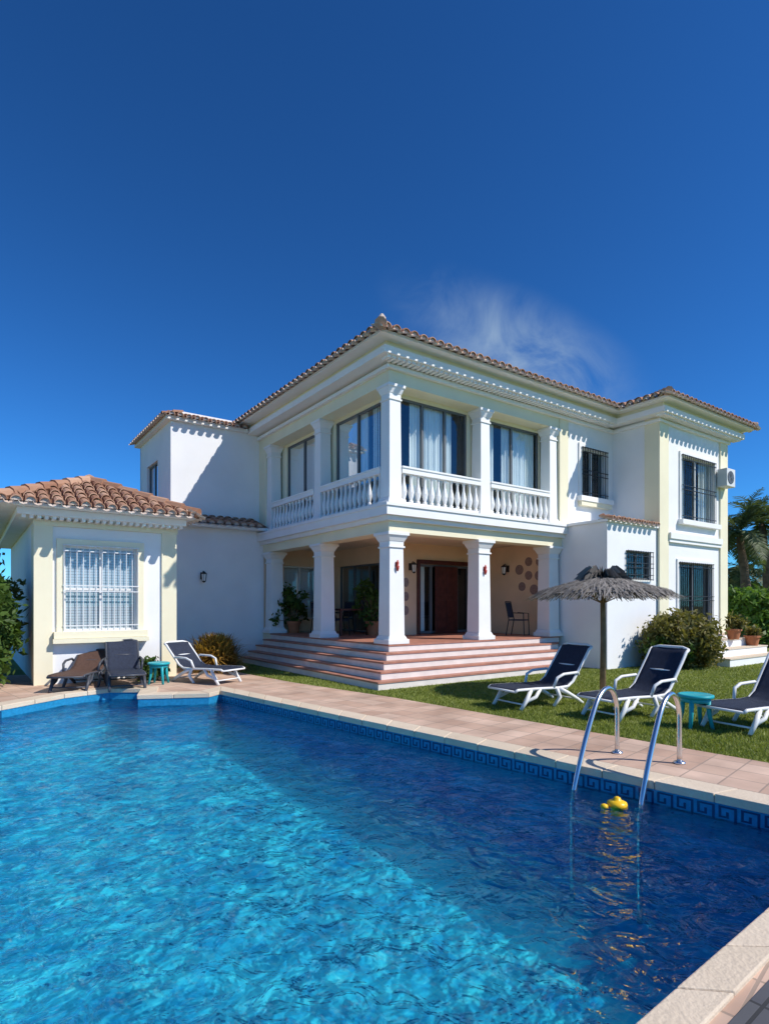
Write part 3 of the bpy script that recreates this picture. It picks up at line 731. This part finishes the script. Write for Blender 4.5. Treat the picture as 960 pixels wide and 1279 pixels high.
def stool(x,y):
    e=empty('side_table',(x,y,.012)); m1=MB(); m1.lathe(0,0,[(.20,.40),(.225,.41),(.225,.44),(.20,.45),(.19,.445)],20)
    m1.lathe(0,0,[(.17,.34),(.185,.35),(.185,.40)],20)
    for k in range(4):
        an=math.pi/4+k*math.pi/2; m1.tube([(.15*math.cos(an),.15*math.sin(an),.41),(.17*math.cos(an),.17*math.sin(an),.2),(.21*math.cos(an),.21*math.sin(an),0)],[.035,.03,.024],8)
    m1.build('table',M['teal'],e,smooth=True)
stool(4.2,7.85); stool(-4.72,12.15)
# ------------------------------------------------------------ thatched umbrella
ue=empty('thatched_umbrella',(3.98,10.6,0)); m1=MB(); m1.tube([(0,0,0),(.01,0,1),(0,.01,2.25)],[.055,.05,.042],10); m1.build('pole',M['wood'],ue,smooth=True)
m1=MB(); m1.lathe(0,0,[(.25,0),(.25,.06),(.1,.1)],16); m1.build('base',M['riser'],ue)
m1=MB(); R=1.28
def cz(r): return 2.19-.33*(r/R)**1.1
for k in range(10):
    an=k*math.pi/5; m1.tube([(0,0,2.13),(R*.92*math.cos(an),R*.92*math.sin(an),cz(R*.92)-.04)],.014,5)
    m1.tube([(0.03*math.cos(an),.03*math.sin(an),1.7),(R*.5*math.cos(an),R*.5*math.sin(an),cz(R*.5)-.05)],.01,5)
m1.build('ribs',M['wood'],ue)
m1=MB(); vs=[];fs=[]; sg=40
for i,r in enumerate((.03,.4,.8,R*.93)):
    for k in range(sg): an=2*math.pi*k/sg; vs.append((r*math.cos(an),r*math.sin(an),cz(r)-.02+.01*random.random()))
for i in range(3):
    for k in range(sg): fs.append((i*sg+k,i*sg+(k+1)%sg,(i+1)*sg+(k+1)%sg,(i+1)*sg+k))
m1.add(vs,fs)
for i in range(3200):
    an=random.uniform(0,2*math.pi); r0=R*random.uniform(0,.85)**.8; Ls=random.uniform(.25,.55); r1=min(r0+Ls,R*random.uniform(.93,1.12)); w=random.uniform(.006,.018)
    da=random.uniform(-.12,.12); z0=cz(r0)+random.uniform(0,.04); z1=cz(r1)+random.uniform(-.04,.03)-(0.06 if r1>R*.95 else 0)
    px,py=-math.sin(an)*w,math.cos(an)*w
    m1.add([(r0*math.cos(an)-px,r0*math.sin(an)-py,z0),(r0*math.cos(an)+px,r0*math.sin(an)+py,z0),(r1*math.cos(an+da)+px*.5,r1*math.sin(an+da)+py*.5,z1),(r1*math.cos(an+da)-px*.5,r1*math.sin(an+da)-py*.5,z1)],[(0,1,2,3)])
for i in range(200):
    an=random.uniform(0,2*math.pi); el=random.uniform(-.1,.8); Ls=random.uniform(.25,.6); w=.014
    d=Vector((math.cos(an)*math.cos(el),math.sin(an)*math.cos(el),math.sin(el))); s_=d.cross(Vector((0,0,1)))
    s_=(s_.normalized() if s_.length>.05 else Vector((1,0,0)))*w; p=Vector((0,0,2.16)); q=p+d*Ls*.6; r_=p+d*Ls+Vector((0,0,-.2*Ls/.4))
    m1.add([p-s_,p+s_,q+s_*1.6,r_,q-s_*1.6],[(0,1,2,3,4)])
m1.build('thatch',M['thatch'],ue)

# ------------------------------------------------------------ grass blades
N=90000
def inpoly(x,y,poly):
    r=np.zeros(len(x),bool); n_=len(poly); j=n_-1
    for i in range(n_):
        xi,yi=poly[i]; xj,yj=poly[j]
        c=((yi>y)!=(yj>y))&(x<(xj-xi)*(y-yi)/(yj-yi+1e-12)+xi); r^=c; j=i
    return r
u=rng.uniform(-.3,.72,N*2); Y=6.0*(20/6.0)**rng.uniform(0,1,N*2); X=u*Y
dx=X-O[0]; dy=Y-O[1]; aa=dx*.8123+dy*.5832; bb_=-dx*.5832+dy*.8123
ok=~inpoly(X,Y,deck)&~((aa>-1.05)&(bb_>-1.05)&(aa<5.8))&~((aa>5.8)&(bb_>-1.5))&~((aa>8.9)&(aa<12.6)&(bb_>-3.05)) &~((bb_>6.5))
X=X[ok];Y=Y[ok]; n_=len(X)
an=rng.uniform(0,2*np.pi,n_); hgt_=rng.uniform(.02,.05,n_); w=rng.uniform(.003,.006,n_)*(1+Y/12)
lx=rng.normal(size=n_)*.018; ly=rng.normal(size=n_)*.018
v=np.stack([np.stack([X-np.cos(an)*w,Y-np.sin(an)*w,np.zeros(n_)],1),np.stack([X+np.cos(an)*w,Y+np.sin(an)*w,np.zeros(n_)],1),np.stack([X+lx,Y+ly,hgt_],1)],1).reshape(-1,3)
me=bpy.data.meshes.new('grass'); me.from_pydata(v.tolist(),[],[(3*i,3*i+1,3*i+2) for i in range(n_)]); me.materials.append(M['grassblade'])
scene.collection.objects.link(bpy.data.objects.new('grass',me))

# ------------------------------------------------------------ light, sky, camera
sv=Vector((.691,-.243,.71)).normalized()
sl=bpy.data.lights.new('sun','SUN'); sl.energy=5.0; sl.angle=math.radians(.53); sl.color=(1,.955,.885)
so=bpy.data.objects.new('sun',sl); so.rotation_euler=sv.to_track_quat('Z','Y').to_euler(); scene.collection.objects.link(so)
w=bpy.data.worlds.new('World'); scene.world=w; w.use_nodes=True; nt=w.node_tree; L=nt.links.new
bg=nt.nodes['Background']; bg.inputs['Strength'].default_value=.11
sk=nn(nt,'ShaderNodeTexSky',sky_type='NISHITA'); sk.sun_disc=False; sk.sun_elevation=math.asin(sv.z); sk.sun_rotation=math.atan2(sv.x,sv.y)
sk.altitude=1200; sk.air_density=1.0; sk.dust_density=.1; sk.ozone_density=4.0
gm=nn(nt,'ShaderNodeGamma'); gm.inputs[1].default_value=1.25; L(sk.outputs[0],gm.inputs[0])
hs=nn(nt,'ShaderNodeMix',data_type='RGBA',blend_type='MULTIPLY'); hs.inputs[0].default_value=1; hs.inputs[7].default_value=(.22,.60,.88,1); L(gm.outputs[0],hs.inputs[6])
tc=nn(nt,'ShaderNodeTexCoord'); d0=Vector((.23,1,.42)).normalized()
sb=nn(nt,'ShaderNodeVectorMath',operation='SUBTRACT'); sb.inputs[1].default_value=d0; L(tc.outputs['Generated'],sb.inputs[0])
def dot(vec,s):
    d=nn(nt,'ShaderNodeVectorMath',operation='DOT_PRODUCT'); d.inputs[1].default_value=Vector(vec)/s; L(sb.outputs[0],d.inputs[0])
    p=nn(nt,'ShaderNodeMath',operation='MULTIPLY'); L(d.outputs['Value'],p.inputs[0]); L(d.outputs['Value'],p.inputs[1]); return p
p1=dot((.88,-.2,-.43),.24); p2=dot((.43,0,.9),.09)
su=nn(nt,'ShaderNodeMath',operation='ADD'); L(p1.outputs[0],su.inputs[0]); L(p2.outputs[0],su.inputs[1])
mk=nn(nt,'ShaderNodeMapRange'); mk.inputs[1].default_value=0; mk.inputs[2].default_value=1; mk.inputs[3].default_value=1; mk.inputs[4].default_value=0; L(su.outputs[0],mk.inputs[0])
no=nn(nt,'ShaderNodeTexNoise'); no.inputs['Scale'].default_value=9; no.inputs['Detail'].default_value=9; no.inputs['Roughness'].default_value=.58; no.inputs['Distortion'].default_value=.6; L(tc.outputs['Generated'],no.inputs['Vector'])
nr=nn(nt,'ShaderNodeMapRange'); nr.inputs[1].default_value=.33; nr.inputs[2].default_value=.75; L(no.outputs['Fac'],nr.inputs[0])
mk2=nn(nt,'ShaderNodeMath',operation='POWER'); mk2.inputs[1].default_value=1.8; L(mk.outputs[0],mk2.inputs[0])
fm=nn(nt,'ShaderNodeMath',operation='MULTIPLY'); L(mk2.outputs[0],fm.inputs[0]); L(nr.outputs[0],fm.inputs[1])
f2=nn(nt,'ShaderNodeMath',operation='MULTIPLY'); L(fm.outputs[0],f2.inputs[0]); f2.inputs[1].default_value=1.0
cm=nn(nt,'ShaderNodeMix',data_type='RGBA'); cm.inputs[7].default_value=(3.4,4.6,6.0,1); L(f2.outputs[0],cm.inputs[0]); L(hs.outputs[2],cm.inputs[6])
L(cm.outputs[2],bg.inputs['Color'])
cam=bpy.data.cameras.new('camera'); co=bpy.data.objects.new('camera',cam); scene.collection.objects.link(co); scene.camera=co
co.location=(0,0,H); co.rotation_euler=(math.pi/2,0,0)
cam.sensor_fit='VERTICAL'; cam.sensor_height=36; cam.sensor_width=27; cam.lens=36*725/1279; cam.shift_y=(755-639.5)/1279; cam.clip_end=2000; cam.clip_start=.05
